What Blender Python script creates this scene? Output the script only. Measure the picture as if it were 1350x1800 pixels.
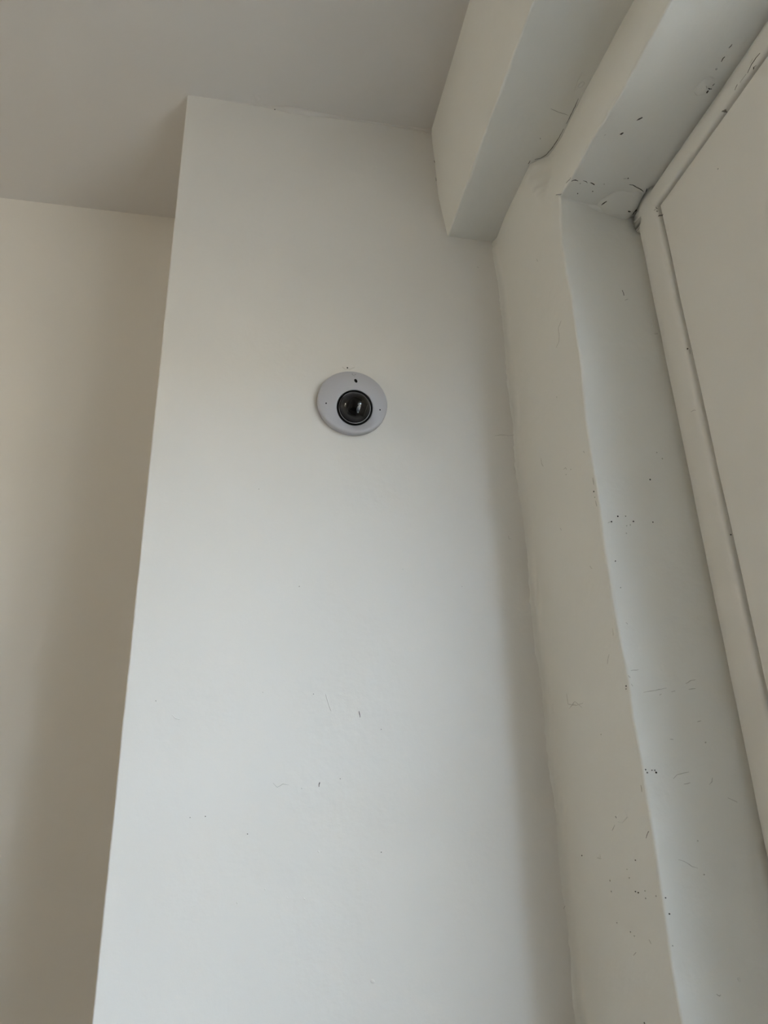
import bpy, math, random
from mathutils import Vector, Matrix, noise
from mathutils.bvhtree import BVHTree

for o in list(bpy.data.objects):
    bpy.data.objects.remove(o, do_unlink=True)
scene = bpy.context.scene
COL = scene.collection
random.seed(7)

# ------------------------------------------------------------------ camera
# Phone held at eye height beside the right-hand wall, tilted up about 22 degrees.
EYE = 1.55
cam_data = bpy.data.cameras.new('camera')
cam_data.sensor_fit = 'VERTICAL'
cam_data.sensor_height = 36.0
cam_data.lens = 25.0
cam_data.clip_start = 0.02
cam = bpy.data.objects.new('camera', cam_data)
COL.objects.link(cam)
_yaw, _pitch, _roll = 0.2039, 0.3761, -0.0299
_F = Vector((math.sin(_yaw) * math.cos(_pitch), math.cos(_yaw) * math.cos(_pitch), math.sin(_pitch)))
_R = Vector((math.cos(_yaw), -math.sin(_yaw), 0))
_U = _R.cross(_F)
_R2 = _R * math.cos(_roll) + _U * math.sin(_roll)
_U2 = _U * math.cos(_roll) - _R * math.sin(_roll)
cam.matrix_world = Matrix(((_R2.x, _U2.x, -_F.x, 0), (_R2.y, _U2.y, -_F.y, 0), (_R2.z, _U2.z, -_F.z, EYE), (0, 0, 0, 1)))
scene.camera = cam

# ------------------------------------------------------------------ sky, sun, exposure
world = bpy.data.worlds.new('overcast_sky')
scene.world = world
world.use_nodes = True
wn = world.node_tree.nodes
bg = wn['Background']
bg.inputs['Color'].default_value = (0.71, 0.865, 1.10, 1)
bg.inputs['Strength'].default_value = 17.6

sun_data = bpy.data.lights.new('sun', 'SUN')
sun_data.energy = 135.0
sun_data.color = (1.0, 0.955, 0.89)
sun_data.angle = math.radians(0.6)
sun = bpy.data.objects.new('sun', sun_data); COL.objects.link(sun)
# high behind this building: it lights the houses across the street, not this room
sun.rotation_euler = Vector((0.72, 0.25, -0.65)).to_track_quat('-Z', 'Y').to_euler()

scene.view_settings.view_transform = 'Standard'
scene.view_settings.look = 'None'
scene.view_settings.gamma = 1.0
scene.view_settings.use_curve_mapping = False
scene.view_settings.exposure = 0.01
scene.cycles.max_bounces = 8
scene.cycles.diffuse_bounces = 6
scene.cycles.transparent_max_bounces = 8
scene.cycles.sample_clamp_indirect = 6.0
scene.cycles.use_light_tree = False

# room plan (metres): x to the right, y away from the viewer, z up
X1 = 0.4438            # right wall plane
YP = 1.0               # pilaster front
XL = -0.146            # pilaster left arris
YB = 1.32              # wall behind, left of the pilaster
H = EYE + 1.2279       # ceiling
HB = EYE + 0.965       # beam underside
ROOM_L, ROOM_R = -2.3, -3.6          # left wall x, rear wall y
OY0, OY1, OZ0, OZ1 = -0.60, 0.77, 0.92, 2.381   # recess opening in the right wall
WIN_Y1 = 0.45          # glazing starts here; solid board beyond
# ------------------------------------------------------------------ materials
def paint(name, col, rough=0.5, spec=0.35, bump=0.15, scale=90.0, blotch=0.02):
    m = bpy.data.materials.new(name); m.use_nodes = True
    nt = m.node_tree; b = nt.nodes['Principled BSDF']
    b.inputs['Roughness'].default_value = rough
    b.inputs['Specular IOR Level'].default_value = spec
    tc = nt.nodes.new('ShaderNodeTexCoord')
    n1 = nt.nodes.new('ShaderNodeTexNoise'); n1.inputs['Scale'].default_value = 2.3; n1.inputs['Detail'].default_value = 3
    nt.links.new(tc.outputs['Object'], n1.inputs['Vector'])
    r = nt.nodes.new('ShaderNodeValToRGB')
    r.color_ramp.elements[0].position = 0.3; r.color_ramp.elements[1].position = 0.7
    lo = [max(0, c - blotch) for c in col]; hi = [min(1, c + blotch) for c in col]
    r.color_ramp.elements[0].color = (*lo, 1); r.color_ramp.elements[1].color = (*hi, 1)
    nt.links.new(n1.outputs['Fac'], r.inputs['Fac']); nt.links.new(r.outputs['Color'], b.inputs['Base Color'])
    if bump > 0:
        n2 = nt.nodes.new('ShaderNodeTexNoise'); n2.inputs['Scale'].default_value = scale; n2.inputs['Detail'].default_value = 4
        nt.links.new(tc.outputs['Object'], n2.inputs['Vector'])
        bp = nt.nodes.new('ShaderNodeBump'); bp.inputs['Strength'].default_value = bump; bp.inputs['Distance'].default_value = 0.0015
        nt.links.new(n2.outputs['Fac'], bp.inputs['Height']); nt.links.new(bp.outputs['Normal'], b.inputs['Normal'])
    return m

def plain(name, col, rough=0.5, spec=0.5, metal=0.0, grain=0.01):
    m = paint(name, col, rough, spec, bump=0.0, blotch=grain)
    m.node_tree.nodes['Principled BSDF'].inputs['Metallic'].default_value = metal
    return m

M_PIL = paint('eggshell_paint', (0.80, 0.773, 0.73), rough=0.42, spec=0.4, bump=0.3, scale=60, blotch=0.008)
M_OLD = paint('old_layered_paint', (0.81, 0.797, 0.75), rough=0.5, spec=0.35, bump=0.6, scale=45, blotch=0.012)
M_CEIL = paint('ceiling_paint', (0.745, 0.71, 0.67), rough=0.7, spec=0.2, bump=0.0, scale=70, blotch=0.006)
M_BACK = paint('matt_wall_paint', (0.81, 0.77, 0.71), rough=0.65, spec=0.25, bump=0.0, scale=70, blotch=0.006)
M_LEFT = paint('far_wall_paint', (0.80, 0.77, 0.72), rough=0.65, spec=0.25, bump=0.0, blotch=0.006)
M_FACADE = paint('sunlit_render', (0.54, 0.46, 0.36), rough=0.9, spec=0.1, bump=0.0, blotch=0.03)
M_TRIM = paint('gloss_frame_paint', (0.81, 0.79, 0.745), rough=0.38, spec=0.4, bump=0.12, scale=40, blotch=0.01)
M_FLOOR = paint('grey_screed', (0.13, 0.12, 0.115), rough=0.4, spec=0.4, bump=0.0, blotch=0.04)
M_SILL = paint('stone_sill', (0.58, 0.56, 0.53), rough=0.5, spec=0.3, bump=0.0, blotch=0.03)
M_GROUND = paint('asphalt', (0.13, 0.12, 0.11), rough=0.9, spec=0.1, bump=0.1, scale=4, blotch=0.03)
M_TONE = {'black': plain('soot_black', (0.012, 0.011, 0.010), 0.9, 0.1, grain=0.002),
          'dark': plain('bare_plaster_dark', (0.12, 0.113, 0.10), 0.9, 0.1, grain=0.02),
          'grey': plain('grime_grey', (0.53, 0.51, 0.47), 0.8, 0.2, grain=0.04),
          'paint': M_OLD}
M_BODY = plain('camera_white_plastic', (0.505, 0.50, 0.53), 0.42, 0.4, grain=0.004)
M_GASKET = plain('black_rubber', (0.004, 0.004, 0.004), 0.6, 0.1, grain=0.001)
M_BEZEL = plain('grey_bezel', (0.62, 0.62, 0.64), 0.3, 0.5, grain=0.004)
M_LINER = plain('smoked_liner', (0.03, 0.03, 0.033), 0.55, 0.2, grain=0.004)
M_LENS = plain('lens_black', (0.004, 0.004, 0.005), 0.3, 0.15, grain=0.001)
M_FILL_GLOBE = bpy.data.materials.new('fill_lamp_glow'); M_FILL_GLOBE.use_nodes = True
_g = M_FILL_GLOBE.node_tree.nodes['Principled BSDF']
_g.inputs['Base Color'].default_value = (0.9, 0.88, 0.84, 1)
_g.inputs['Emission Color'].default_value = (1.0, 0.915, 0.74, 1)
_g.inputs['Emission Strength'].default_value = 18.5  # glow of the added fill globe, set to lift the left-facing faces
M_LOGO = plain('logo_grey', (0.22, 0.215, 0.22), 0.5, 0.3, grain=0.01)

def glassy(name, tint, rough=0.0, ior=1.45):
    m = bpy.data.materials.new(name); m.use_nodes = True
    nt = m.node_tree; nt.nodes.clear()
    out = nt.nodes.new('ShaderNodeOutputMaterial'); mx = nt.nodes.new('ShaderNodeMixShader')
    tr = nt.nodes.new('ShaderNodeBsdfTransparent'); gl = nt.nodes.new('ShaderNodeBsdfGlossy')
    tr.inputs['Color'].default_value = (*tint, 1); gl.inputs['Roughness'].default_value = rough
    lw = nt.nodes.new('ShaderNodeLayerWeight'); lw.inputs['Blend'].default_value = 0.5
    pw = nt.nodes.new('ShaderNodeMath'); pw.operation = 'POWER'; pw.inputs[1].default_value = 5.0
    f0 = ((ior - 1) / (ior + 1)) ** 2
    ma = nt.nodes.new('ShaderNodeMath'); ma.operation = 'MULTIPLY_ADD'; ma.inputs[1].default_value = 1 - f0; ma.inputs[2].default_value = f0
    nt.links.new(lw.outputs['Facing'], pw.inputs[0]); nt.links.new(pw.outputs[0], ma.inputs[0])
    nt.links.new(ma.outputs[0], mx.inputs[0]); nt.links.new(tr.outputs[0], mx.inputs[1]); nt.links.new(gl.outputs[0], mx.inputs[2])
    nt.links.new(mx.outputs[0], out.inputs['Surface'])
    return m
M_GLASS = glassy('window_glass', (0.95, 0.97, 0.96))
M_DOME = glassy('smoked_dome', (0.45, 0.45, 0.47), ior=1.6)

# ------------------------------------------------------------------ helpers
def mesh_obj(name, verts, faces, mat, parent=None, smooth=True):
    me = bpy.data.meshes.new(name)
    me.from_pydata([tuple(v) for v in verts], [], faces)
    me.validate(); me.update()
    if smooth:
        me.polygons.foreach_set('use_smooth', [True] * len(me.polygons))
    me.materials.append(mat)
    o = bpy.data.objects.new(name, me); COL.objects.link(o)
    if parent is not None:
        o.parent = parent
    return o

def empty(name, loc=(0, 0, 0)):
    o = bpy.data.objects.new(name, None); COL.objects.link(o)
    o.location = loc; o.empty_display_size = 0.1
    return o

def tag(o, label, cat, kind=None, group=None):
    o['label'] = label; o['category'] = cat
    if kind: o['kind'] = kind
    if group: o['group'] = group
    return o

def box(x0, x1, y0, y1, z0, z1):
    v = [(x0, y0, z0), (x1, y0, z0), (x1, y1, z0), (x0, y1, z0), (x0, y0, z1), (x1, y0, z1), (x1, y1, z1), (x0, y1, z1)]
    f = [(0, 3, 2, 1), (4, 5, 6, 7), (0, 1, 5, 4), (1, 2, 6, 5), (2, 3, 7, 6), (3, 0, 4, 7)]
    return v, f

def boxes(name, bl, mat, parent=None, bevel=0.0):
    V, Fs = [], []
    for b in bl:
        v, f = box(*b); n = len(V); V += v; Fs += [tuple(i + n for i in q) for q in f]
    o = mesh_obj(name, V, Fs, mat, parent, smooth=False)
    if bevel:
        md = o.modifiers.new('bevel', 'BEVEL'); md.width = bevel; md.segments = 2; md.limit_method = 'ANGLE'
    return o

def grid_faces(nu, nv, close_u=False, close_v=False, flip=False):
    fs = []
    for i in range(nu if close_u else nu - 1):
        for j in range(nv if close_v else nv - 1):
            a, b = i * nv + j, ((i + 1) % nu) * nv + j
            c, d = ((i + 1) % nu) * nv + (j + 1) % nv, i * nv + (j + 1) % nv
            fs.append((a, d, c, b) if flip else (a, b, c, d))
    return fs

def interp(tab, x):
    if x <= tab[0][0]: return tab[0][1]
    for (a, p), (b, q) in zip(tab, tab[1:]):
        if x <= b:
            t = (x - a) / (b - a); return p + (q - p) * t
    return tab[-1][1]

def nz(x, y, z, s, seed=0.0):
    return noise.noise(Vector((x * s + seed, y * s - seed, z * s + 2 * seed)))

def lin(a, b, n):
    return [a + (b - a) * i / (n - 1) for i in range(n)]

def sstep(a, b, x):
    t = min(1.0, max(0.0, (x - a) / (b - a))); return t * t * (3 - 2 * t)

# ================================================================== THE ROOM
floor = boxes('floor', [(ROOM_L - .2, 0.76, ROOM_R - .2, YB + .2, -0.12, 0)], M_FLOOR)
tag(floor, 'grey floor of the room below the frame', 'floor', 'structure')
ceiling = boxes('ceiling', [(ROOM_L - .2, 0.76, ROOM_R - .2, YB + .2, H, H + 0.15)], M_CEIL)
tag(ceiling, 'smooth white ceiling above the pilaster', 'ceiling', 'structure')
wall_back = boxes('wall_back', [(ROOM_L - .2, XL + .02, YB, YB + .15, 0, H)], M_BACK)
tag(wall_back, 'plain white wall set back to the left of the pilaster', 'wall', 'structure')
wall_left = boxes('wall_left', [(ROOM_L - .15, ROOM_L, ROOM_R, YB, 0, H)], M_LEFT)
tag(wall_left, 'white wall on the far left side of the room', 'wall', 'structure')
wall_rear = boxes('wall_rear', [(ROOM_L - .15, 0.76, ROOM_R - .15, ROOM_R, 0, H)], M_BACK)
tag(wall_rear, 'white wall behind the viewer', 'wall', 'structure')

# ---- pilaster: rounded left arris, slightly uneven face
def build_pilaster():
    r = 0.0025
    prof = [(XL, YB + .02), (XL, YP + .08), (XL, YP + .008), (XL, YP + .0042)]
    for k in range(7):
        a = math.pi / 2 * k / 6
        prof.append((XL + r - r * math.cos(a), YP + r - r * math.sin(a)))
    prof += [(XL + r + .0006, YP), (XL + r + .003, YP)] + [(x, YP) for x in lin(XL + .012, X1 + .02, 56)]
    zs = [0.0, 0.6] + lin(1.0, H, 120)
    V = []
    for z in zs:
        for (x, y) in prof:
            w = 0.0009 * nz(x, 0, z, 7, 3.1) + 0.0004 * nz(x, 0, z, 25, 9.2)
            e = 0.0006 * nz(0, 0, z, 22, 5.5) if x < XL + .006 else 0
            V.append((x + e, y + (w if y < YP + .002 and x > XL + .01 else 0), z))
    return mesh_obj('wall_pilaster', V, grid_faces(len(zs), len(prof), flip=True), M_PIL)
wall_pilaster = build_pilaster()
tag(wall_pilaster, 'broad white pilaster that carries the dome camera', 'wall', 'structure')

# ---- right wall with the deep window recess: one profile swept round the opening
JAMB = [(1.00, 0.7690), (1.3297, 0.7679), (1.3725, 0.7704), (1.4026, 0.7703), (1.4363, 0.7694), (1.4657, 0.7689), (1.5042, 0.7682),
        (1.5384, 0.7704), (1.5798, 0.7697), (1.6232, 0.7738), (1.6613, 0.7712), (1.6880, 0.7737), (1.7226, 0.7769), (1.7581, 0.7789),
        (1.8016, 0.7789), (1.8320, 0.7803), (1.8848, 0.7768), (1.9338, 0.7783), (1.9759, 0.7790), (2.0103, 0.7790), (2.0439, 0.7760),
        (2.0947, 0.7700), (2.1511, 0.7698), (2.2088, 0.7681), (2.2533, 0.7727), (2.3154, 0.7705), (2.3514, 0.7640), (2.3852, 0.7570)]
HEAD = [(0.4647, 2.3753), (0.4941, 2.3738), (0.5330, 2.3736), (0.5612, 2.3725), (0.5859, 2.3733), (0.5975, 2.3752), (0.6254, 2.3775),
        (0.6506, 2.3825), (0.6847, 2.3808), (0.6954, 2.3817), (0.7221, 2.3815), (0.7393, 2.3837), (0.7552, 2.3852)]
TOPX = [(-3.6, 0.4760), (0.30, 0.4760), (0.5519, 0.4707), (0.625, 0.4672), (0.6773, 0.4654), (0.7333, 0.4648), (0.766, 0.4642), (0.7945, 0.459),
        (0.8005, 0.4575), (0.8098, 0.4495), (0.8149, 0.4335), (0.93, 0.4335), (0.985, 0.437), (1.02, 0.4437)]
XO = 0.75       # outer face of the wall
def build_right_wall():
    st = []   # (y, z, ny, nz, target_y, target_z)
    cz = 2.384
    far = 1.6
    for z in [OZ0, 1.1] + lin(1.22, cz - 0.004, 190):
        st.append((interp(JAMB, z) + 0.0006 * nz(0, 0, z, 60, 1.7), z, 1, 0, far, z))
    st[0] = (st[0][0], OZ0, 1, -1, far, 0.0)
    for k in range(46):      # fan of stations round the corner of the recess
        f = k / 45
        if f < 0.7: ty, tz = far, cz + (H + .01 - cz) * f / 0.7
        else: ty, tz = far + (interp(JAMB, cz) - far) * (f - 0.7) / 0.3, H + .01
        st.append((interp(JAMB, cz), cz, 1, 1, ty, tz))
    ys = lin(interp(JAMB, cz) - 0.006, 0.40, 70) + lin(0.36, OY0 + .05, 14)
    for y in ys:
        st.append((y, interp(HEAD, y) + 0.0006 * nz(0, y, 0, 60, 4.4), 0, 1, y, H + .01))
    st.append((OY0, 2.3753, -1, 1, ROOM_R, H + .01))
    st.append((OY0, 1.6, -1, 0, ROOM_R, 1.6))
    st.append((OY0, OZ0, -1, -1, ROOM_R, 0))
    st.append((-0.2, OZ0, 0, -1, -0.2, 0))
    V = []
    r = 0.003
    # profile steps: outer face -> jamb -> arris -> room face
    jx = lin(XO, 0.60, 4) + lin(0.585, X1 + r + .008, 22) + [X1 + r + .003, X1 + r + .0006]
    ft = [0.0, 0.0008, 0.003] + lin(0.012, 0.245, 36) + lin(0.251, 0.290, 24) + [0.30, 0.34, 0.6, 1.0]
    nprof = 0
    for (y, z, ny, n_z, ty, tz) in st:
        row = []
        row.append((XO, ty, tz))
        for x in jx:
            # old jamb is not flat: shallow waves, and it swells a little at the frame
            d = 0.0012 * nz(x, y, z, 9, 2.2) + 0.0005 * nz(x, y, z, 30, 6.1)
            # the arris wobble dies out towards the frame
            k = sstep(X1, 0.56, x)
            yy = y; zz = z
            if ny == 1: yy = y + (0.7705 - y) * k
            if n_z == 1: zz = z + (2.381 - z) * k
            row.append((x, yy + d * ny, zz + d * n_z))
        for q in range(1, 7):
            a = math.pi / 2 * q / 6
            s = r * math.sin(a)
            row.append((X1 + r - r * math.sin(a) , y + ny * (r - r * math.cos(a)), z + n_z * (r - r * math.cos(a))))
        y0, z0 = y + ny * r, z + n_z * r
        for t in ft[1:]:
            yy, zz = y0 + (ty - y0) * t, z0 + (tz - z0) * t
            xx = X1 + 0.0014 * nz(0, yy, zz, 8, 7.3) + 0.0005 * nz(0, yy, zz, 32, 1.1)
            # above the recess the plaster steps back to an older, thinner layer under the beam
            xx += (interp(TOPX, yy) - X1) * sstep(HB - .12, HB - .004, zz)
            # plaster swept into the corner with the pilaster: soft irregular cove
            dy = YP - yy
            if -0.02 < dy < 0.03:
                rr = 0.012 + 0.006 * nz(0, 0, zz, 9, 8.8)
                if dy < rr:
                    xx -= rr - math.sqrt(max(0, rr * rr - (rr - max(dy, 0)) ** 2))
            row.append((xx, yy, zz))
        nprof = len(row)
        V += row
    return mesh_obj('wall_right', V, grid_faces(len(st), nprof, close_u=True, flip=True), M_OLD)
wall_right = build_right_wall()
tag(wall_right, 'old white plaster wall with a deep recess on the right', 'wall', 'structure')
# rest of the wall surface near the floor, behind the viewer and beyond the pilaster is closed by plain blocks
boxes('wall_right_skirt', [(X1 + .01, XO, ROOM_R, OY0 - .3, 0.0, H)], M_OLD, wall_right)

# ---- ceiling beam along the right wall
BEAM_LX = [(-3.6, 0.3388), (0.5753, 0.3388), (0.7495, 0.3399), (1.0, 0.3442)]
def build_beam():
    ys = [ROOM_R, -2.0, -0.5, 0.1] + lin(0.3, 1.012, 110)
    V = []; npf = 0
    for y in ys:
        xb = interp(BEAM_LX, y) + 0.0006 * nz(0, y, 0, 30, 2.0)
        xt = 0.3255
        row = []
        r = 0.003
        bow = [(0, 0.0), (0.27, 0.166), (0.45, 0.272), (0.64, 0.30), (0.82, 0.62), (1.0, 1.0)]
        for t in lin(0, 0.985, 26) + [0.995, 0.9985, 1.0]:
            s = interp(bow, t) if y > 0.9 else t
            if y > 0.9:
                k = sstep(0.9, 1.0, y); s = interp(bow, t) * k + t * (1 - k)
            row.append((xt + (xb - xt) * s + 0.0007 * nz(1, y, t, 9, 3.3), y, H + .01 + (HB + r - H - .01) * t))
        for q in range(1, 6):
            a = math.pi / 2 * q / 5
            row.append((xb + r - r * math.cos(a), y, HB + r - r * math.sin(a)))
        x0 = xb + r
        for t in [0.004, 0.015] + lin(0.04, 1, 40):
            x = x0 + (X1 + .05 - x0) * t
            row.append((x, y, HB + 0.0012 * nz(x, y, 0, 11, 5.0) + 0.0005 * nz(x, y, 0, 40, 7.0)))
        npf = len(row); V += row
    return mesh_obj('ceiling_beam', V, grid_faces(len(ys), npf, flip=False), M_OLD)
ceiling_beam = build_beam()
tag(ceiling_beam, 'white boxed beam running along the ceiling against the right wall', 'beam', 'structure')

# ---- uneven filler bead where pilaster meets ceiling
def bead(name, pts, radii, mat, parent, n=8):
    V = []
    for i, p in enumerate(pts):
        a = Vector(pts[max(0, i - 1)]); b = Vector(pts[min(len(pts) - 1, i + 1)])
        t = (b - a).normalized()
        u = t.cross(Vector((0.3, -0.7, 0.6))).normalized(); w = t.cross(u)
        for k in range(n):
            an = 2 * math.pi * k / n
            V.append(Vector(p) + (u * math.cos(an) + w * math.sin(an)) * radii[i])
    return mesh_obj(name, V, grid_faces(len(pts), n, close_v=True), mat, parent)
SAG = [(-0.146, 0.0008), (-0.088, 0.001), (-0.04, 0.002), (0.013, 0.004), (0.046, 0.0095), (0.07, 0.0085), (0.10, 0.006), (0.19, 0.003), (0.26, 0.004), (0.33, 0.006)]
xs = lin(XL + .001, 0.33, 90)
bead('filler_bead', [(x, YP + .0005, H + .0005) for x in xs], [interp(SAG, x) * (1 + 0.25 * nz(x, 0, 0, 60, 3)) for x in xs], M_CEIL, wall_pilaster)

# ---- lump of plaster squeezed into the inner corner under the recess head
def lump(name, c, rx, ry, rz, mat, parent, seed):
    V = []; nu, nv = 20, 28
    for i in range(nu):
        th = math.pi * i / (nu - 1)
        for j in range(nv):
            ph = 2 * math.pi * j / nv
            d = Vector((math.sin(th) * math.cos(ph), math.sin(th) * math.sin(ph), math.cos(th)))
            k = 1 + 0.22 * noise.noise(d * 1.6 + Vector((seed, 0, 0)))
            V.append((c[0] + d.x * rx * k, c[1] + d.y * ry * k, c[2] + d.z * rz * k))
    return mesh_obj(name, V, grid_faces(nu, nv, close_v=True), mat, parent)
lump('plaster_lump', (0.545, 0.762, 2.386), 0.036, 0.040, 0.016, M_OLD, wall_right, 2.0)
lump('plaster_lump', (0.505, 0.774, 2.384), 0.045, 0.012, 0.012, M_OLD, wall_right, 5.0)
lump('plaster_lump', (0.550, 0.553, 2.387), 0.013, 0.016, 0.010, M_OLD, wall_right, 8.0)

# ================================================================== WINDOW in the recess
window_1 = empty('window_1', (0.60, (OY0 + OY1) / 2, OZ0))
tag(window_1, 'white painted window frame and board set deep in the right recess', 'window', 'structure')
def put(o):
    o.parent = window_1
    o.matrix_parent_inverse = Matrix.Translation(window_1.location).inverted()
    return o
# rounded casing strip, up the far jamb and along the head (one mitred sweep)
def build_casing():
    HZ = 2.384
    st = [(0.772, OZ0, 1, 0)] + [(0.772, z, 1, 0) for z in lin(1.0, HZ - .004, 90)]
    st += [(0.772, HZ, 1, 1)] + [(y, HZ, 0, 1) for y in lin(0.765, OY0, 80)]
    V = []; n = 0
    for (y, z, ny, n_z) in st:
        w = 0.0012 * nz(0, y, z, 10, 4.1)
        # (depth x, inset from the opening edge) across the strip
        wd = 0.062 if not (n_z and not ny) else 0.043
        if ny and n_z: wy, wz = 0.062, 0.043
        pr = [(0.600, 0.0), (0.586, 0.0), (0.579, 0.003), (0.574, 0.007), (0.5705, 0.012), (0.5680, 0.018), (0.5668, 0.026)]
        pr = [(x, s / 0.062) for x, s in pr] + [(0.5664, 0.6), (0.5666, 0.80), (0.5672, 0.90), (0.5688, 0.965), (0.572, 0.995), (0.580, 1.0), (0.600, 1.0)]
        row = []
        for x, t in pr:
            dy = -ny * t * 0.062; dz = -n_z * t * 0.043
            row.append((x + w + 0.0005 * nz(t, y, z, 30, 1.9), y + dy + ny * w * 0.8, z + dz))
        n = len(row); V += row
    o = mesh_obj('casing', V, grid_faces(len(st), n, flip=True), M_TRIM)
    return put(o)
casing = build_casing()
# board panel between the casing and the glazing, with a shadow gap to the casing
def build_board():
    r = 0.003
    y1, y0, z0, z1 = 0.7045, WIN_Y1, OZ0 + .01, 2.3355
    ys = [y1, y1] + [y1 - r * (1 - math.cos(math.pi / 2 * k / 4)) for k in range(1, 5)] + lin(y1 - .01, y0, 30)
    V = []
    def depth(d):
        if d >= r: return 0.0
        return r - math.sqrt(max(0, r * r - (r - d) ** 2))
    yl = [0.0, 0.0006, 0.0014, 0.003] + lin(0.012, y1 - y0, 26)
    zl = [0.0, 0.0006, 0.0014, 0.003] + lin(0.012, z1 - z0, 70)
    for dy in [None] + yl:
        for dz in [None] + zl:
            x = 0.569 + 0.0012 * nz(0, dy or 0, dz or 0, 6, 3.7)
            yy, zz = y1 - (dy or 0), z1 - (dz or 0)
            if dy is None or dz is None: x = 0.60
            else: x += max(depth(dy), depth(dz))
            V.append((x, yy, zz))
    return put(mesh_obj('board', V, grid_faces(len(yl) + 1, len(zl) + 1, flip=False), M_TRIM))
build_board()
put(boxes('backing', [(0.600, 0.66, WIN_Y1 - .02, 0.80, OZ0 - .02, OZ1 + .04)], M_TRIM))
# sash frames, glazing bars and panes (outside the picture, they let the daylight in)
FZ0, FZ1 = OZ0 + .02, 2.335
SY = [OY0, OY0 + .05, (OY0 + WIN_Y1) / 2 - .03, (OY0 + WIN_Y1) / 2 + .03, WIN_Y1 - .05, WIN_Y1]
for a in (0, 2, 4):
    put(boxes('stile', [(0.568, 0.635, SY[a], SY[a + 1] + (0.004 if a == 4 else 0), OZ0, OZ1)], M_TRIM, bevel=0.004))
for za, zb in ((OZ0, OZ0 + .07), (1.62, 1.66), (2.29, OZ1)):
    for a, b in ((SY[1], SY[2]), (SY[3], SY[4])):
        put(boxes('rail', [(0.58, 0.63, a, b, za, zb)], M_TRIM, bevel=0.004))
for za, zb in ((OZ0 + .07, 1.62), (1.66, 2.29)):
    for a, b in ((SY[1], SY[2]), (SY[3], SY[4])):
        put(boxes('pane', [(0.603, 0.607, a, b, za, zb)], M_GLASS))
put(boxes('sill', [(X1 - .03, 0.60, OY0, 0.765, OZ0 - .01, OZ0 + .02)], M_SILL, bevel=0.006))

# ================================================================== OUTSIDE
ground = boxes('street_ground', [(0.9, 60, -50, 50, -1.3, -1.2)], M_GROUND)
tag(ground, 'dark asphalt street outside the window', 'ground', 'structure')

# row of rendered houses across the street
house = empty('street_house', (15, -4, -1.2))
tag(house, 'beige rendered house front across the street outside the window', 'building', 'structure')
def house_part(name, bl, mat):
    o = boxes(name, bl, mat); o.parent = house
    o.matrix_parent_inverse = Matrix.Translation(house.location).inverted()
    return o
house_part('facade', [(15, 19, -42, 34, -1.2, 3.9)], M_FACADE)
house_part('parapet', [(14.85, 19, -42, 34, 3.9, 4.2)], M_FACADE)
for k in range(12):
    for zz in (-0.2, 1.9):
        house_part('house_window', [(14.97, 15.0, -38 + 6 * k, -36.6 + 6 * k, zz, zz + 1.4)], M_LINER)

# ================================================================== FILL LAMP added out of view, to brighten and warm left-facing faces
lamp = empty('added_fill_lamp', (-1.75, 0.35, H))
tag(lamp, 'unseen opal globe added as fill light, on the ceiling left of the pilaster', 'lamp')
def turned(name, prof, mat, n=40):
    V = [(r * math.cos(2 * math.pi * i / n), r * math.sin(2 * math.pi * i / n), z) for i in range(n) for r, z in prof]
    return mesh_obj(name, V, grid_faces(n, len(prof), close_u=True), mat, lamp)
turned('fill_lamp_rose', [(0.001, 0.0), (0.07, 0.0), (0.072, -0.01), (0.06, -0.028), (0.03, -0.034), (0.012, -0.036), (0.012, -0.09), (0.04, -0.10), (0.045, -0.12)], M_CEIL)
turned('globe', [(max(0.001, 0.12 * math.sin(math.pi * k / 10)), -0.225 + 0.12 * math.cos(math.pi * k / 10)) for k in range(11)], M_FILL_GLOBE, n=16)

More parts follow.
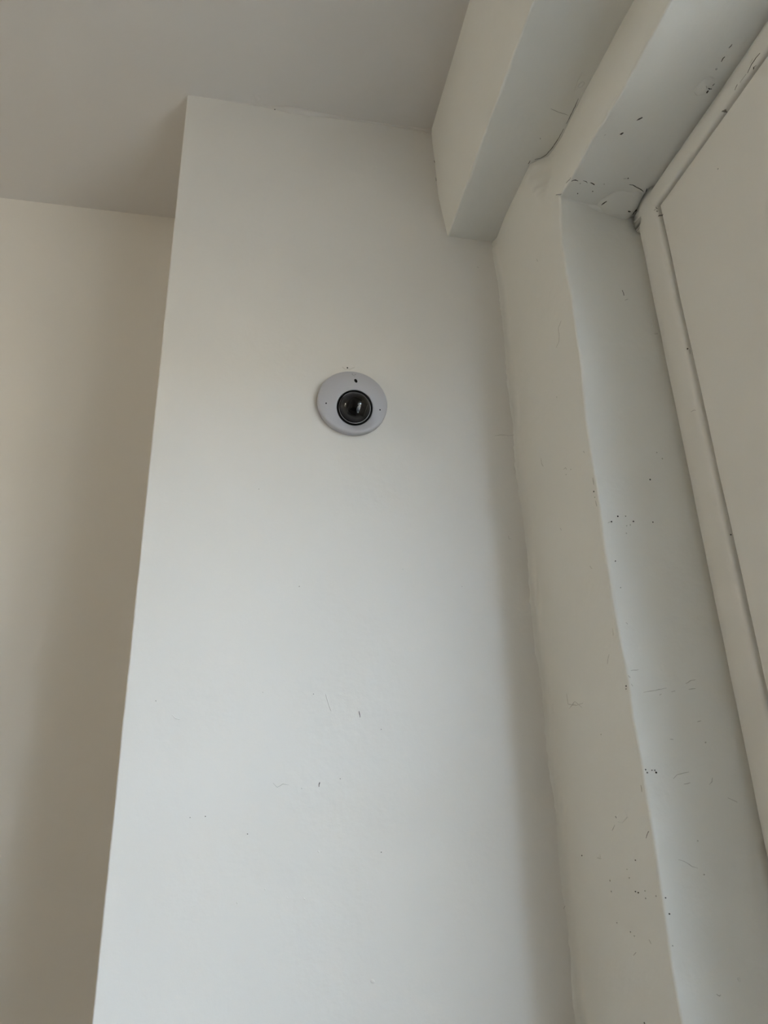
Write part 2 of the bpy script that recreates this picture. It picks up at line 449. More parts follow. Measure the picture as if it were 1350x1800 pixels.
# ================================================================== DOME CAMERA
def build_dome_camera():
    CX, CZ = 0.1585, EYE + 0.5878
    root = empty('dome_camera', (CX, YP, CZ))
    tag(root, 'round white dome security camera with smoked lens bubble on the pilaster', 'camera')
    rl = math.radians(-3.3)
    ex = Vector((math.cos(rl), 0, math.sin(rl))); ez = Vector((-math.sin(rl), 0, math.cos(rl))); eo = Vector((0, -1, 0))
    def L(u, w, d):                       # local: right, up, out of the wall (relative to the root)
        return ex * u + ez * w + eo * d
    NA = 96
    tilt = math.radians(16)
    rc = Vector((0.0030, -0.0140, 0.0170))           # ring centre (u, w, d)
    nrm = Vector((0.0, -math.sin(tilt), math.cos(tilt)))
    rv = Vector((0, math.cos(tilt), math.sin(tilt)))  # ring 'up'
    ru = Vector((1, 0, 0))
    def ringp(r, a, d=0.0):
        return rc + ru * (r * math.cos(a)) + rv * (r * math.sin(a)) + nrm * d
    def T(p): return L(p.x, p.y, p.z)
    # body: low drum, rounded shoulder, gently domed face up to the ring
    R0 = 0.0570
    V = []; rows = 0
    for i in range(NA):
        a = 2 * math.pi * i / NA
        c, s = math.cos(a), math.sin(a)
        row = [Vector((c * (R0 - .0015), s * (R0 - .0015), -0.001)), Vector((c * (R0 - .0015), s * (R0 - .0015), 0.0015)),
               Vector((c * R0, s * R0, 0.0022)), Vector((c * R0, s * R0, 0.0095))]
        rr = 0.0035
        for q in range(1, 7):
            t = math.pi / 2 * q / 6 * 0.85
            row.append(Vector((c * (R0 - rr + rr * math.cos(t)), s * (R0 - rr + rr * math.cos(t)), 0.0095 + rr * math.sin(t))))
        P0 = row[-1]; P3 = ringp(0.0296, a)
        m = (P3 - P0)
        P1 = P0 + Vector((m.x * .33, m.y * .33, m.z * .50 + 0.0015)); P2 = P0 + Vector((m.x * .70, m.y * .70, m.z * .95 + .001))
        for q in range(1, 19):
            t = q / 18
            row.append(P0 * (1 - t) ** 3 + P1 * 3 * t * (1 - t) ** 2 + P2 * 3 * t * t * (1 - t) + P3 * t ** 3)
        row.append(ringp(0.0290, a, -0.0006)); row.append(ringp(0.0286, a, -0.004))
        rows = len(row); V += [T(p) for p in row]
    body = mesh_obj('body', V, grid_faces(NA, rows, close_u=True), M_BODY, root)
    # mounting plate behind the drum
    def lathe(name, prof, mat, parent, n=NA):
        V = [T(ringp(r, 2 * math.pi * i / n, d)) for i in range(n) for (r, d) in prof]
        return mesh_obj(name, V, grid_faces(n, len(prof), close_u=True), mat, parent)
    lathe('gasket_ring', [(0.0288, -0.006), (0.0288, 0.0002), (0.0283, 0.0010), (0.0273, 0.0012), (0.0262, 0.0010), (0.0257, 0.0002), (0.0257, -0.006)], M_GASKET, root)
    lathe('bezel_ring', [(0.0257, -0.004), (0.0257, 0.0002), (0.0254, 0.0006), (0.0250, 0.0004), (0.0247, -0.0004), (0.0247, -0.004)], M_BEZEL, root)
    rd = 0.0249
    dome = lathe('dome_bubble', [(rd * math.cos(math.pi / 2 * k / 24), rd * 0.92 * math.sin(math.pi / 2 * k / 24)) for k in range(25)], M_DOME, root)
    lathe('liner', [(0.0247, -0.0005)] + [(0.0247 - 0.011 * k / 8, -0.0005 + 0.008 * math.sin(math.pi / 2 * k / 8)) for k in range(1, 9)] + [(0.0137, -0.004), (0.001, -0.004)], M_LINER, root)
    # lens module: black turret block, barrel pointing down to the right
    md = empty  # noqa
    def block(name, cu, cw, cd, su, sw, sd, ang, mat):
        ca, sa = math.cos(ang), math.sin(ang); V = []
        for du in (-1, 1):
            for dw in (-1, 1):
                for dd in (-1, 1):
                    u, w = du * su, dw * sw
                    k = 0.82 if dd > 0 else 1.0
                    q = rc + ru * (cu + (u * ca - w * sa) * k) + rv * (cw + (u * sa + w * ca) * k) + nrm * (cd + dd * sd)
                    V.append(T(q))
        f = [(0, 1, 3, 2), (4, 6, 7, 5), (0, 4, 5, 1), (2, 3, 7, 6), (0, 2, 6, 4), (1, 5, 7, 3)]
        o = mesh_obj(name, V, f, mat, root, smooth=False)
        b = o.modifiers.new('bevel', 'BEVEL'); b.width = 0.0015; b.segments = 2
        return o
    module = block('lens_module', 0.004, -0.001, 0.007, 0.0150, 0.0115, 0.009, math.radians(-14), M_LENS)
    V = []; n = 40; ax = (nrm + ru * 0.10 - rv * 0.25).normalized()
    bu = ax.cross(rv).normalized(); bv = bu.cross(ax)
    prof = [(0.0072, 0.0), (0.0072, 0.0165), (0.0066, 0.0172), (0.0060, 0.0168), (0.0052, 0.0150), (0.003, 0.0158), (0.0003, 0.0162)]
    base = rc + ru * 0.0035 - rv * 0.001
    for i in range(n):
        a = 2 * math.pi * i / n
        for r, d in prof:
            V.append(T(base + bu * (r * math.cos(a)) + bv * (r * math.sin(a)) + ax * d))
    mesh_obj('lens_barrel', V, grid_faces(n, len(prof), close_u=True), M_LENS, module)
    # details on the face, dropped on to the body surface
    bvh = BVHTree.FromPolygons([v.co for v in body.data.vertices], [tuple(p.vertices) for p in body.data.polygons])
    def face_pt(u, w):
        o = L(u, w, 0.1); hit = bvh.ray_cast(o, Vector((0, 1, 0)))
        return hit[0], hit[1]
    def disc(name, pts, lift, mat):
        V = []
        for u, w in pts:
            p, nn = face_pt(u, w)
            if nn.y > 0: nn = -nn
            V.append(p + nn * lift)
        k = len(V)
        low = []
        for (u, w), v in zip(pts, V):
            p, nn = face_pt(u, w); low.append(p + Vector((0, 0.0008, 0)))
        f = [tuple(range(k))] + [(i, (i + 1) % k, k + (i + 1) % k, k + i) for i in range(k)]
        return mesh_obj(name, V + low, f, mat, root, smooth=False)
    def ell(u, w, a, b, ang, n=16):
        ca, sa = math.cos(ang), math.sin(ang)
        return [(u + a * math.cos(t) * ca - b * math.sin(t) * sa, w + a * math.cos(t) * sa + b * math.sin(t) * ca) for t in [2 * math.pi * i / n for i in range(n)]]
    disc('sensor_window', ell(0.0018, 0.0325, 0.0025, 0.0043, math.radians(14)), 0.00015, M_GASKET)
    disc('microphone_hole', ell(-0.0430, -0.0115, 0.0012, 0.0012, 0, 10), 0.00012, M_GASKET)
    disc('microphone_hole', ell(0.0442, -0.0115, 0.0012, 0.0012, 0, 10), 0.00012, M_GASKET)
    # faint embossed mark above the sensor window: open cup with a dot and a tick
    cup = [(-0.0030 + 0.0, 0.0520), (-0.0026, 0.0505), (-0.0012, 0.0493), (0.0006, 0.0492), (0.0020, 0.0500), (0.0026, 0.0512)]
    V = []
    for (u, w) in [(u0 - .0012, w0 - .0035) for u0, w0 in cup]:
        for s in (-0.0003, 0.0003):
            p, nn = face_pt(u + s * .6, w + s); V.append(p + Vector((0, -0.00012, 0)))
    mk = mesh_obj('logo_mark', V, grid_faces(len(cup), 2), M_LOGO, root)
    disc('logo_dot', ell(-0.0038, 0.0491, 0.0006, 0.0007, 0, 8), 0.00015, M_LOGO)
    disc('logo_dot', ell(0.0012, 0.0482, 0.0007, 0.0009, 0.4, 8), 0.00015, M_LOGO)
    disc('logo_tick', ell(-0.0004, 0.0420, 0.0004, 0.0007, 0, 8), 0.00015, M_LOGO)
    # parting seam low on the drum
    return root
dome_camera = build_dome_camera()

# ================================================================== WEAR: chips, pinholes, cracks and blisters, dropped on to the real surfaces
MARKS = [
    ('col','hole',2.4,'black',[(0.1519,1.0,2.2077)]),
    ('col','smear',0,'paint',[(0.1419,1.0,2.2089),(0.1486,1.0,2.2135),(0.1592,1.0,2.214),(0.1658,1.0,2.2102),(0.1581,1.0,2.205),(0.1467,1.0,2.2039)]),
    ('col','crack',1.2,'grey',[(0.3999,1.0,2.0996),(0.4101,1.0,2.1019),(0.4231,1.0,2.1013),(0.4386,1.0,2.1046)]),
    ('col','crack',1.6,'dark',[(0.1632,1.0,1.6559),(0.1639,1.0,1.6521),(0.1647,1.0,1.6475)]),
    ('col','crack',1.8,'dark',[(0.1095,1.0,1.5655),(0.1083,1.0,1.5627),(0.1087,1.0,1.5599)]),
    ('col','hole',1.0,'dark',[(-0.0348,1.0,1.5288)]),
    ('col','hole',1.0,'dark',[(0.0183,1.0,1.5066)]),
    ('col','hole',1.0,'dark',[(0.1896,1.0,1.4788)]),
    ('col','hole',0.8,'dark',[(0.1937,1.0,1.6314)]),
    ('col','hole',0.8,'dark',[(-0.0535,1.0,1.5281)]),
    ('col','blister',2.2,'paint',[(0.1084,1.0,1.4828)]),
    ('col','blister',2,'paint',[(0.0424,1.0,1.4434)]),
    ('col','blister',2,'paint',[(0.0092,1.0,1.4302)]),
    ('col','blister',4,'paint',[(0.1752,1.0,1.3372)]),
    ('col','blister',1.8,'paint',[(0.0911,1.0,1.4304)]),
    ('col','blister',1.6,'paint',[(0.0699,1.0,1.4327)]),
    ('col','blister',1.8,'paint',[(-0.1062,1.0,1.6702)]),
    ('col','hole',0.9,'dark',[(-0.107,1.0,1.6709)]),
    ('col','hole',0.8,'dark',[(0.1002,1.0,1.679)]),
    ('col','hole',0.9,'dark',[(0.0783,1.0,1.8311)]),
    ('col','hole',0.8,'grey',[(0.233,1.0,1.8616)]),
    ('col','hole',0.8,'grey',[(0.0315,1.0,1.6815)]),
    ('col','crack',1.0,'grey',[(0.0486,1.0,1.5663),(0.0539,1.0,1.5606),(0.0611,1.0,1.5646),(0.0693,1.0,1.563)]),
    ('col','crack',1.2,'paint',[(-0.0846,1.0,1.6526),(-0.08,1.0,1.6483),(-0.0749,1.0,1.6475)]),
    ('col','crack',1.0,'paint',[(0.1167,1.0,1.679),(0.1214,1.0,1.6652),(0.1246,1.0,1.6561)]),
    ('col','hole',0.9,'grey',[(0.0856,1.0,1.5584)]),
    ('col','hole',0.8,'dark',[(0.1367,1.0,1.5691)]),
    ('col','crack',1.0,'grey',[(0.3959,1.0,2.4506),(0.4002,1.0,2.4498)]),
    ('col','crack',1.4,'dark',[(0.3282,1.0,2.7012),(0.3296,1.0,2.6955)]),
    ('col','crack',1.2,'dark',[(0.3292,1.0,2.6572),(0.3298,1.0,2.6486)]),
    ('col','blister',2.2,'paint',[(0.4074,1.0,1.9195)]),
    ('col','crack',1.0,'grey',[(0.4057,1.0,1.9223),(0.4071,1.0,1.9166),(0.41,1.0,1.9177)]),
    ('col','hole',1.0,'grey',[(0.0153,1.0,1.9809)]),
    ('col','hole',0.8,'grey',[(0.3239,1.0,1.8375)]),
    ('col','crack',1.3,'grey',[(0.4382,1.0,2.4897),(0.4378,1.0,2.4616),(0.4383,1.0,2.4419)]),
    ('col','crack',1.2,'grey',[(0.4387,1.0,2.3179),(0.4384,1.0,2.3033)]),
    ('col','crack',1.4,'grey',[(0.4357,1.0,1.8735),(0.4368,1.0,1.8661)]),
    ('col','crack',1.3,'grey',[(0.4367,1.0,1.8569),(0.4392,1.0,1.8542)]),
    ('col','crack',1.2,'grey',[(0.4416,1.0,1.555),(0.4428,1.0,1.5446)]),
    ('col','crack',1.2,'grey',[(0.432,1.0,1.4017),(0.4394,1.0,1.4086),(0.4441,1.0,1.4137)]),
    ('strip','crack',1.3,'grey',[(0.4438,0.8075,2.1943),(0.4438,0.8191,2.1895),(0.4438,0.8188,2.1761),(0.4438,0.822,2.1682),(0.4438,0.8324,2.1643)]),
    ('strip','crack',1.0,'grey',[(0.4438,0.8558,2.3512),(0.4438,0.8532,2.3432)]),
    ('strip','blister',2.5,'paint',[(0.4438,0.8589,2.1222)]),
    ('strip','hole',0.9,'grey',[(0.4438,0.8514,2.0901)]),
    ('strip','crack',1.1,'grey',[(0.4438,0.8618,1.9765),(0.4438,0.8542,1.9758),(0.4438,0.8516,1.9718)]),
    ('strip','hole',1.1,'grey',[(0.4438,0.8553,1.9655)]),
    ('strip','hole',0.9,'grey',[(0.4438,0.8399,1.9664)]),
    ('strip','crack',1.1,'grey',[(0.4438,0.7981,1.9743),(0.4438,0.7958,1.9706)]),
    ('strip','crack',1.1,'grey',[(0.4438,0.9291,2.0272),(0.4438,0.9295,2.0176),(0.4438,0.9248,2.0106)]),
    ('strip','crack',1.1,'grey',[(0.4438,0.8939,1.8983),(0.4438,0.8912,1.8938)]),
    ('strip','crack',1.1,'grey',[(0.4438,0.8235,1.8191),(0.4438,0.8186,1.8137)]),
    ('strip','crack',1.1,'grey',[(0.4438,0.8138,1.6902),(0.4438,0.8106,1.6959),(0.4438,0.8063,1.7007)]),
    ('strip','crack',1.0,'paint',[(0.4438,0.7878,1.7284),(0.4438,0.7889,1.7203)]),
    ('strip','crack',1.2,'grey',[(0.4438,0.9398,1.6709),(0.4438,0.9385,1.6563),(0.4438,0.9147,1.652),(0.4438,0.894,1.6526)]),
    ('strip','crack',1.1,'paint',[(0.4438,0.9364,1.6507),(0.4438,0.9166,1.6574),(0.4438,0.8987,1.648)]),
    ('strip','blister',2.5,'paint',[(0.4438,0.8568,1.611)]),
    ('strip','hole',1.0,'grey',[(0.4438,0.8555,1.6102)]),
    ('strip','smear',0,'paint',[(0.4438,0.8449,1.516),(0.4438,0.8334,1.5224),(0.4438,0.8192,1.5257),(0.4438,0.8154,1.5167),(0.4438,0.8308,1.509),(0.4438,0.8426,1.5099)]),
    ('strip','crack',1.8,'dark',[(0.4438,0.8461,1.5166),(0.4438,0.8439,1.5148)]),
    ('strip','crack',1.2,'grey',[(0.4438,0.8578,1.5007),(0.4438,0.8503,1.5072)]),
    ('strip','crack',1.0,'dark',[(0.4438,0.7835,1.4962),(0.4438,0.7783,1.5016),(0.4438,0.776,1.5034)]),
    ('strip','hole',1.2,'dark',[(0.4438,0.948,1.4678)]),
    ('strip','hole',1.1,'dark',[(0.4438,0.8126,1.4723)]),
    ('strip','blister',3.5,'paint',[(0.4438,0.8985,1.4711)]),
    ('strip','crack',1.0,'grey',[(0.4438,0.9069,1.468),(0.4438,0.8949,1.4682)]),
    ('strip','hole',1.6,'grey',[(0.4438,0.8801,1.4454)]),
    ('strip','hole',1.2,'grey',[(0.4438,0.8807,1.4339)]),
    ('strip','hole',1.2,'grey',[(0.4438,0.8323,1.4528)]),
    ('strip','hole',1.2,'dark',[(0.4438,0.8225,1.4401)]),
    ('strip','hole',1.2,'dark',[(0.4438,0.8165,1.4397)]),
    ('strip','hole',1.2,'grey',[(0.4438,0.8011,1.443)]),
    ('strip','hole',1.2,'grey',[(0.4438,0.8022,1.4357)]),
    ('strip','hole',1.1,'grey',[(0.4438,0.8349,1.4613)]),
    ('strip','hole',1.1,'grey',[(0.4438,0.7802,1.4404)]),
    ('strip','crack',1.1,'grey',[(0.4438,0.8089,1.3955),(0.4438,0.8053,1.3923)]),
    ('strip','crack',1.1,'grey',[(0.4438,0.8475,1.3745),(0.4438,0.8402,1.3785)]),
    ('strip','hole',1.2,'grey',[(0.4438,0.8468,1.3972)]),
    ('strip','hole',1.1,'grey',[(0.4438,0.8389,1.3945)]),
    ('strip','hole',1.0,'grey',[(0.4438,0.8766,1.402)]),
    ('strip','blister',3,'paint',[(0.4438,0.998,1.2804)]),
    ('strip','blister',4,'paint',[(0.4438,1.0252,1.2826)]),
    ('strip','hole',1.2,'dark',[(0.4438,0.8426,1.3126)]),
    ('strip','crack',2.6,'grey',[(0.4438,0.7788,1.5502),(0.4438,0.7785,1.5431)]),
    ('strip','crack',2.0,'grey',[(0.4438,0.7833,1.9278),(0.4438,0.783,1.9179)]),
    ('strip','hole',1.5,'dark',[(0.4438,0.7848,1.9089)]),
    ('strip','hole',1.2,'grey',[(0.4438,0.7848,1.9008)]),
    ('strip','crack',2.0,'grey',[(0.4438,0.7846,1.896),(0.4438,0.7839,1.8877)]),
    ('strip','hole',1.5,'dark',[(0.4438,0.7774,1.6583)]),
    ('strip','hole',1.2,'dark',[(0.4438,0.7784,1.6551)]),
    ('jamb','hole',1.5,'black',[(0.467,0.7705,1.8721)]),
    ('jamb','hole',1.4,'black',[(0.4575,0.7705,1.8647)]),
    ('jamb','hole',0.9,'dark',[(0.4778,0.7705,1.8726)]),
    ('jamb','hole',1.6,'dark',[(0.4873,0.7705,1.8656)]),
    ('jamb','hole',1.1,'black',[(0.5132,0.7705,1.8649)]),
    ('jamb','crack',1.2,'grey',[(0.4524,0.7705,1.8625),(0.4551,0.7705,1.8642)]),
    ('jamb','hole',1.2,'grey',[(0.4825,0.7705,1.8608)]),
    ('jamb','hole',1.1,'grey',[(0.4776,0.7705,1.8598)]),
    ('jamb','hole',1.2,'grey',[(0.4759,0.7705,1.8497)]),
    ('jamb','hole',1.7,'dark',[(0.5197,0.7705,1.9249)]),
    ('jamb','hole',1.5,'grey',[(0.5426,0.7705,1.9564)]),
    ('jamb','hole',1.2,'grey',[(0.5363,0.7705,1.9653)]),
    ('jamb','crack',1.6,'dark',[(0.5293,0.7705,2.2316),(0.5298,0.7705,2.2265),(0.5299,0.7705,2.2214)]),
    ('jamb','crack',1.1,'grey',[(0.5299,0.7705,2.2132),(0.5358,0.7705,2.216)]),
    ('jamb','crack',1.6,'paint',[(0.5595,0.7705,2.1586),(0.5647,0.7705,2.1572),(0.5726,0.7705,2.161)]),
    ('jamb','crack',1.4,'grey',[(0.5647,0.7705,2.1577),(0.5732,0.7705,2.1591)]),
    ('jamb','crack',1.2,'paint',[(0.5689,0.7705,2.1855),(0.5671,0.7705,2.1703)]),
    ('jamb','hole',1.2,'dark',[(0.4548,0.7705,1.8119)]),
    ('jamb','hole',1.2,'grey',[(0.4561,0.7705,1.7776)]),
    ('jamb','crack',1.0,'grey',[(0.4556,0.7705,1.7338),(0.4575,0.7705,1.7317)]),
    ('jamb','crack',1.3,'grey',[(0.4455,0.7705,1.6697),(0.4473,0.7705,1.6671)]),
    ('jamb','crack',1.0,'grey',[(0.4494,0.7705,1.6756),(0.4598,0.7705,1.6763)]),
    ('jamb','crack',1.2,'grey',[(0.461,0.7705,1.6502),(0.4744,0.7705,1.6521),(0.4911,0.7705,1.6553)]),
    ('jamb','crack',1.3,'grey',[(0.5164,0.7705,1.6599),(0.5247,0.7705,1.6638),(0.5301,0.7705,1.6645)]),
    ('jamb','crack',1.3,'grey',[(0.5188,0.7705,1.6533),(0.528,0.7705,1.6546)]),
    ('jamb','crack',1.2,'grey',[(0.4807,0.7705,1.6469),(0.4832,0.7705,1.6482)]),
    ('jamb','crack',1.2,'grey',[(0.4961,0.7705,1.6507),(0.5015,0.7705,1.652)]),
    ('jamb','crack',1.2,'grey',[(0.4468,0.7705,1.6599),(0.4485,0.7705,1.6573)]),
    ('jamb','hole',1.2,'dark',[(0.4474,0.7705,1.566)]),
    ('jamb','hole',1.3,'dark',[(0.4489,0.7705,1.5629)]),
    ('jamb','hole',1.4,'black',[(0.4597,0.7705,1.5627)]),
    ('jamb','hole',1.0,'dark',[(0.4549,0.7705,1.5652)]),
    ('jamb','hole',1.0,'dark',[(0.4584,0.7705,1.5651)]),
    ('jamb','crack',1.1,'grey',[(0.4797,0.7705,1.5557),(0.4854,0.7705,1.5597),(0.4928,0.7705,1.5614),(0.5008,0.7705,1.5624)]),
    ('jamb','crack',1.1,'grey',[(0.4913,0.7705,1.5501),(0.497,0.7705,1.5505),(0.4999,0.7705,1.551)]),
    ('jamb','crack',1.3,'grey',[(0.5229,0.7705,1.5487),(0.5271,0.7705,1.5515),(0.5287,0.7705,1.5557)]),
    ('jamb','crack',1.2,'grey',[(0.5433,0.7705,1.5344),(0.5485,0.7705,1.5319),(0.5544,0.7705,1.5294)]),
    ('jamb','crack',1.0,'grey',[(0.4693,0.7705,1.4748),(0.4763,0.7705,1.4728),(0.4847,0.7705,1.4675),(0.4911,0.7705,1.4656)]),
    ('jamb','hole',1.2,'grey',[(0.496,0.7705,1.4921)]),
    ('jamb','hole',1.2,'grey',[(0.4972,0.7705,1.4593)]),
    ('jamb','hole',1.1,'dark',[(0.4474,0.7705,1.4397)]),
    ('jamb','hole',1.3,'dark',[(0.4492,0.7705,1.4249)]),
    ('jamb','hole',1.1,'grey',[(0.4478,0.7705,1.3962)]),
    ('jamb','crack',1.2,'grey',[(0.4875,0.7705,1.3514),(0.4909,0.7705,1.3492),(0.4925,0.7705,1.3505)]),
    ('jamb','blister',3,'paint',[(0.5166,0.7705,1.3617)]),
    ('jamb','crack',1.2,'grey',[(0.523,0.7705,1.6165),(0.5284,0.7705,1.6177)]),
    ('jamb','crack',1.1,'grey',[(0.4844,0.7705,1.5981),(0.4886,0.7705,1.5974)]),
    ('jamb','hole',1.2,'grey',[(0.5284,0.7705,1.5937)]),
    ('lintel','smear',0,'dark',[(0.4766,0.6372,2.381),(0.4781,0.6338,2.381),(0.4805,0.632,2.381),(0.4817,0.6341,2.381),(0.4801,0.6375,2.381)]),
    ('lintel','smear',0,'dark',[(0.4874,0.6125,2.381),(0.4892,0.6082,2.381),(0.4931,0.6049,2.381),(0.4948,0.6064,2.381),(0.4918,0.6099,2.381)]),
    ('lintel','crack',1.5,'grey',[(0.4572,0.6424,2.381),(0.4587,0.6403,2.381)]),
    ('lintel','crack',2.2,'black',[(0.447,0.7243,2.381),(0.449,0.7218,2.381),(0.4523,0.7213,2.381),(0.4564,0.7222,2.381)]),
    ('lintel','crack',1.4,'dark',[(0.4637,0.7204,2.381),(0.4686,0.7212,2.381),(0.4723,0.7233,2.381)]),
    ('lintel','smear',0,'dark',[(0.4743,0.7218,2.381),(0.4777,0.7213,2.381),(0.4844,0.7239,2.381),(0.4853,0.7265,2.381),(0.48,0.7241,2.381)]),
    ('lintel','hole',1.3,'dark',[(0.4681,0.7469,2.381)]),
    ('lintel','hole',1.3,'dark',[(0.4878,0.7381,2.381)]),
    ('lintel','hole',1.2,'grey',[(0.4618,0.7261,2.381)]),
    ('lintel','hole',1.2,'grey',[(0.4977,0.7211,2.381)]),
    ('lintel','hole',1.4,'dark',[(0.5272,0.7045,2.381)]),
    ('lintel','crack',1.1,'grey',[(0.521,0.7066,2.381),(0.5258,0.7052,2.381)]),
    ('lintel','crack',1.6,'grey',[(0.4404,0.7286,2.381),(0.4419,0.7241,2.381),(0.4435,0.7196,2.381)]),
    ('lintel','crack',2.6,'grey',[(0.4347,0.7525,2.381),(0.4377,0.7509,2.381),(0.4405,0.751,2.381),(0.4423,0.749,2.381)]),
    ('lintel','crack',2.4,'black',[(0.565,0.7174,2.381),(0.5685,0.7268,2.381),(0.5716,0.7386,2.381),(0.572,0.7477,2.381),(0.5709,0.7525,2.381)]),
    ('lintel','crack',3.2,'black',[(0.5723,0.7482,2.381),(0.57,0.7526,2.381),(0.565,0.7575,2.381),(0.566,0.7627,2.381)]),
    ('lintel','hole',1.8,'black',[(0.553,0.7531,2.381)]),
    ('lintel','hole',1.5,'dark',[(0.5551,0.7534,2.381)]),
    ('lintel','crack',2.2,'dark',[(0.5112,0.7567,2.381),(0.5122,0.7531,2.381),(0.5147,0.747,2.381)]),
    ('lintel','crack',2.2,'dark',[(0.5348,0.7149,2.381),(0.5404,0.715,2.381),(0.5486,0.718,2.381),(0.5576,0.7209,2.381),(0.5634,0.7243,2.381)]),
    ('lintel','hole',2.4,'dark',[(0.5572,0.5573,2.381)]),
    ('lintel','crack',1.6,'black',[(0.5551,0.5525,2.381),(0.5588,0.5542,2.381),(0.5622,0.5544,2.381)]),
    ('lintel','crack',1.5,'dark',[(0.5607,0.5499,2.381),(0.5609,0.5467,2.381)]),
    ('lintel','crack',1.6,'grey',[(0.5515,0.5507,2.381),(0.5488,0.548,2.381)]),
    ('lintel','crack',1.6,'paint',[(0.547,0.5381,2.381),(0.5515,0.5388,2.381),(0.5578,0.5409,2.381)]),
    ('lintel','crack',1.6,'dark',[(0.5489,0.5011,2.381),(0.5499,0.498,2.381),(0.5499,0.4959,2.381)]),
    ('lintel','crack',2.0,'dark',[(0.5509,0.5183,2.381),(0.55,0.5148,2.381),(0.5509,0.5116,2.381)]),
    ('lintel','hole',2.2,'grey',[(0.5506,0.5282,2.381)]),
    ('trim','crack',2.0,'dark',[(0.566,0.7074,2.3178),(0.566,0.7034,2.3161),(0.566,0.7006,2.3155)]),
    ('trim','crack',1.8,'grey',[(0.566,0.7155,2.3364),(0.566,0.7109,2.3362),(0.566,0.7066,2.3352)]),
    ('trim','crack',1.4,'grey',[(0.566,0.711,2.3309),(0.566,0.7063,2.3263)]),
    ('trim','crack',1.5,'dark',[(0.566,0.4793,2.3462),(0.566,0.4859,2.3475),(0.566,0.4942,2.3471),(0.566,0.5033,2.3446)]),
    ('trim','crack',1.2,'grey',[(0.566,0.4899,2.3509),(0.566,0.4952,2.3504)]),
    ('trim','crack',1.6,'dark',[(0.566,0.4913,2.3421),(0.566,0.493,2.3368)]),
    ('trim','crack',1.2,'grey',[(0.566,0.5052,2.3452),(0.566,0.5168,2.3456)]),
    ('trim','crack',1.3,'dark',[(0.566,0.5205,2.3474),(0.566,0.5266,2.3454)]),
    ('trim','crack',1.6,'grey',[(0.566,0.5502,2.3421),(0.566,0.5538,2.3415)]),
    ('trim','crack',1.3,'grey',[(0.566,0.7276,2.0054),(0.566,0.7215,2.0045),(0.566,0.7173,2.0021)]),
    ('trim','hole',1.6,'dark',[(0.566,0.7067,2.0896)]),
    ('panel','hole',1.4,'grey',[(0.569,0.5845,2.278)]),
    ('panel','hole',1.3,'dark',[(0.569,0.706,1.8259)]),
    ('panel','crack',1.1,'grey',[(0.569,0.7069,2.0891),(0.569,0.7077,2.0825)]),
    ('beam','blister',7,'paint',[(0.4553,0.67,2.513)]),
    ('beam','crack',1.4,'grey',[(0.4267,0.7159,2.513),(0.4443,0.7199,2.513),(0.4582,0.7215,2.513)]),
    ('beam','hole',1.3,'grey',[(0.4321,0.7686,2.513)]),
    ('beam','crack',1.6,'dark',[(0.432,0.8191,2.513),(0.4322,0.8121,2.513)]),
    ('beam','crack',1.4,'paint',[(0.4501,0.6821,2.513),(0.4474,0.665,2.513),(0.4481,0.6513,2.513)]),
    ('beam','crack',1.6,'dark',[(0.4388,0.8087,2.513),(0.4472,0.8049,2.513),(0.4538,0.797,2.513),(0.4581,0.7817,2.513),(0.461,0.7615,2.513),(0.4615,0.7455,2.513)]),
    ('beam','crack',1.4,'dark',[(0.462,0.7361,2.513),(0.4621,0.7198,2.513),(0.4622,0.7059,2.513),(0.4614,0.6924,2.513)]),
    ('ceil','blister',9,'paint',[(-0.0173,0.9838,2.7779)]),
    ('col','hole',1.4,'dark',[(-0.088,1.0,2.7791)]),
    ('col','hole',1.6,'dark',[(0.0166,1.0,2.7735)]),
]
SURF = {'col': (wall_pilaster, (0, 1, 0)), 'strip': (wall_right, (1, 0, 0)), 'lintel': (wall_right, (0, 0, 1)), 'jamb': (wall_right, (0, 1, 0)),
        'panel': (window_1, (1, 0, 0)), 'trim': (window_1, (1, 0, 0)), 'beam': (ceiling_beam, (0, 0, 1)), 'ceil': (ceiling, (0, 0, 1))}
_bvh = {}
def surface_bvh(root):
    if root.name not in _bvh:
        V, Fs = [], []
        for o in [root] + list(root.children):
            if o.type != 'MESH' or o.name.split('.')[0] not in ('wall_pilaster', 'wall_right', 'plaster_lump', 'filler_bead', 'ceiling_beam', 'ceiling', 'casing', 'board', 'backing'): continue
            n = len(V); V += [Vector(v.co) for v in o.data.vertices]; Fs += [tuple(i + n for i in p.vertices) for p in o.data.polygons]
        _bvh[root.name] = BVHTree.FromPolygons(V, Fs)
    return _bvh[root.name]
def drop(root, d, p):
    d = Vector(d); p = Vector(p)
    h = surface_bvh(root).ray_cast(p - d * 0.05, d, 0.09)
    if h[0] is None or (h[0] - p).length > 0.02: return p, -d
    n = h[1]
    if n.dot(d) > 0: n = -n
    return h[0], n
NAMES = {'hole': 'pinhole', 'crack': 'paint_crack', 'smear': 'paint_chip', 'blister': 'paint_blister'}
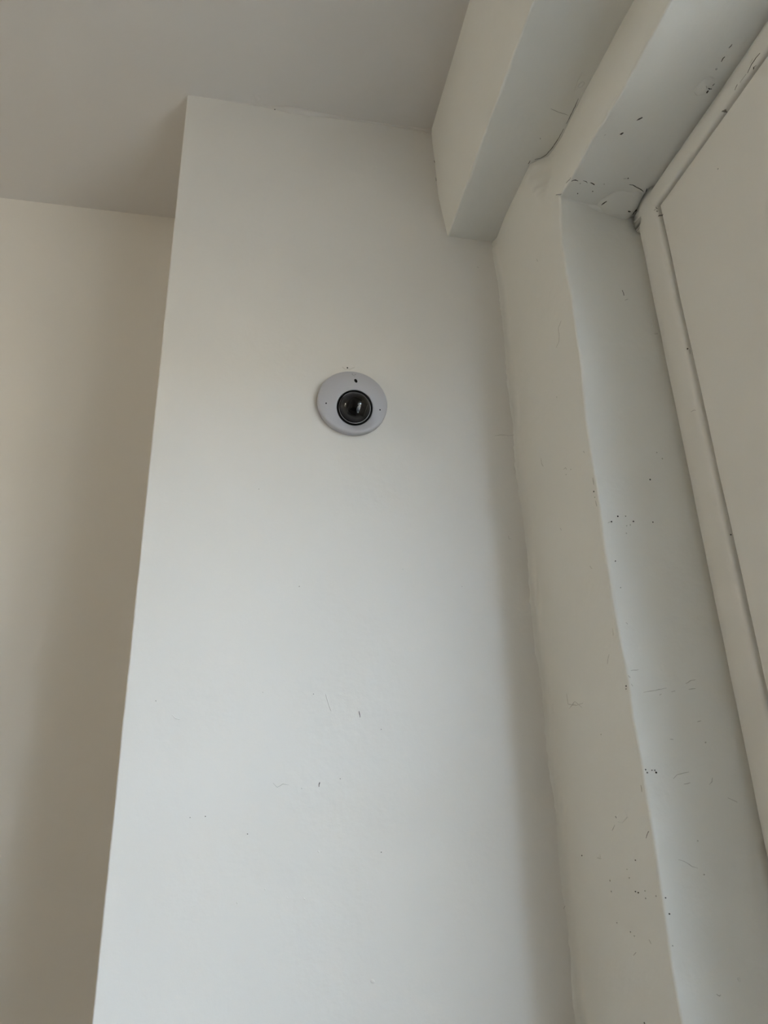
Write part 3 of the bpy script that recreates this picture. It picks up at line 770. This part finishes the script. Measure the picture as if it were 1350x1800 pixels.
def add_mark(surf, kind, size, tone, pts):
    root, d = SURF[surf]
    D = Vector(d)
    A = Vector((0, 0, 1)) if abs(D.z) < .5 else Vector((0, 1, 0))
    B = D.cross(A)
    mat = M_TONE[tone] if tone != 'paint' else (root.data.materials[0] if root.type == 'MESH' else M_TRIM)
    lift = 0.00025
    if kind == 'hole':
        r = size * 0.00063; k = 9
        ring = []
        for i in range(k):
            a = 2 * math.pi * i / k; rr = r * random.uniform(.75, 1.2)
            ring.append(Vector(pts[0]) + A * rr * math.cos(a) + B * rr * math.sin(a))
        hp = [drop(root, d, q) for q in ring]
        V = [p + n * 0.0007 for p, n in hp] + [p - n * .0006 for p, n in hp]
        F = [tuple(range(k))] + [(i, (i + 1) % k, k + (i + 1) % k, k + i) for i in range(k)]
        o = mesh_obj(NAMES[kind], V, F, mat, None, smooth=False)
    elif kind == 'blister':
        r = size * 0.0005 * 1.3
        c, n = drop(root, d, pts[0])
        V = []
        for j in range(5):
            t = math.pi / 2 * j / 4
            for i in range(12):
                a = 2 * math.pi * i / 12; rr = r * math.cos(t) * (1 + .2 * math.sin(2 * a + size))
                V.append(c + A * rr * math.cos(a) + B * rr * math.sin(a) + n * (r * .38 * math.sin(t) - 0.0002))
        o = mesh_obj(NAMES[kind], V, grid_faces(5, 12, close_v=True), mat, None)
    elif kind == 'crack':
        P = [Vector(p) for p in pts]
        Q = []
        for a, b in zip(P, P[1:]):
            n = max(2, int((b - a).length / 0.003))
            Q += [a.lerp(b, i / n) for i in range(n)]
        Q.append(P[-1])
        V = []
        for i, q in enumerate(Q):
            t = (Q[min(i + 1, len(Q) - 1)] - Q[max(i - 1, 0)]).normalized()
            s = t.cross(D).normalized()
            e = math.sin(math.pi * (i + .6) / (len(Q) + .2))
            w = size * 0.0005 * (.35 + .65 * e) * random.uniform(.7, 1.25)
            q = q + s * random.uniform(-.25, .25) * 0.001
            for k, hgt in ((-1, -.0004), (-.5, lift), (.5, lift), (1, -.0004)):
                p, n = drop(root, d, q + s * (w * k))
                up = lift + (0.0006 if tone == 'paint' and abs(k) < 1 else 0)
                V.append(p + n * (up if abs(k) < 1 else hgt))
        o = mesh_obj(NAMES[kind], V, grid_faces(len(Q), 4), mat, None)
    else:
        hp = [drop(root, d, p) for p in pts]; k = len(hp)
        c = sum((p for p, n in hp), Vector()) / k; n0 = hp[0][1]
        hh = 0.0006 if tone == 'paint' else lift
        V = [p - n * .0004 for p, n in hp] + [c + (p - c) * .8 + n0 * hh for p, n in hp]
        F = [tuple(range(k, 2 * k))] + [(i, (i + 1) % k, k + (i + 1) % k, k + i) for i in range(k)]
        o = mesh_obj(NAMES[kind], V, F, mat, None, smooth=False)
    o.parent = root
    if root is window_1: o.matrix_parent_inverse = Matrix.Translation(window_1.location).inverted()
    return o
for m in MARKS:
    add_mark(*m)
bpy.context.view_layer.update()
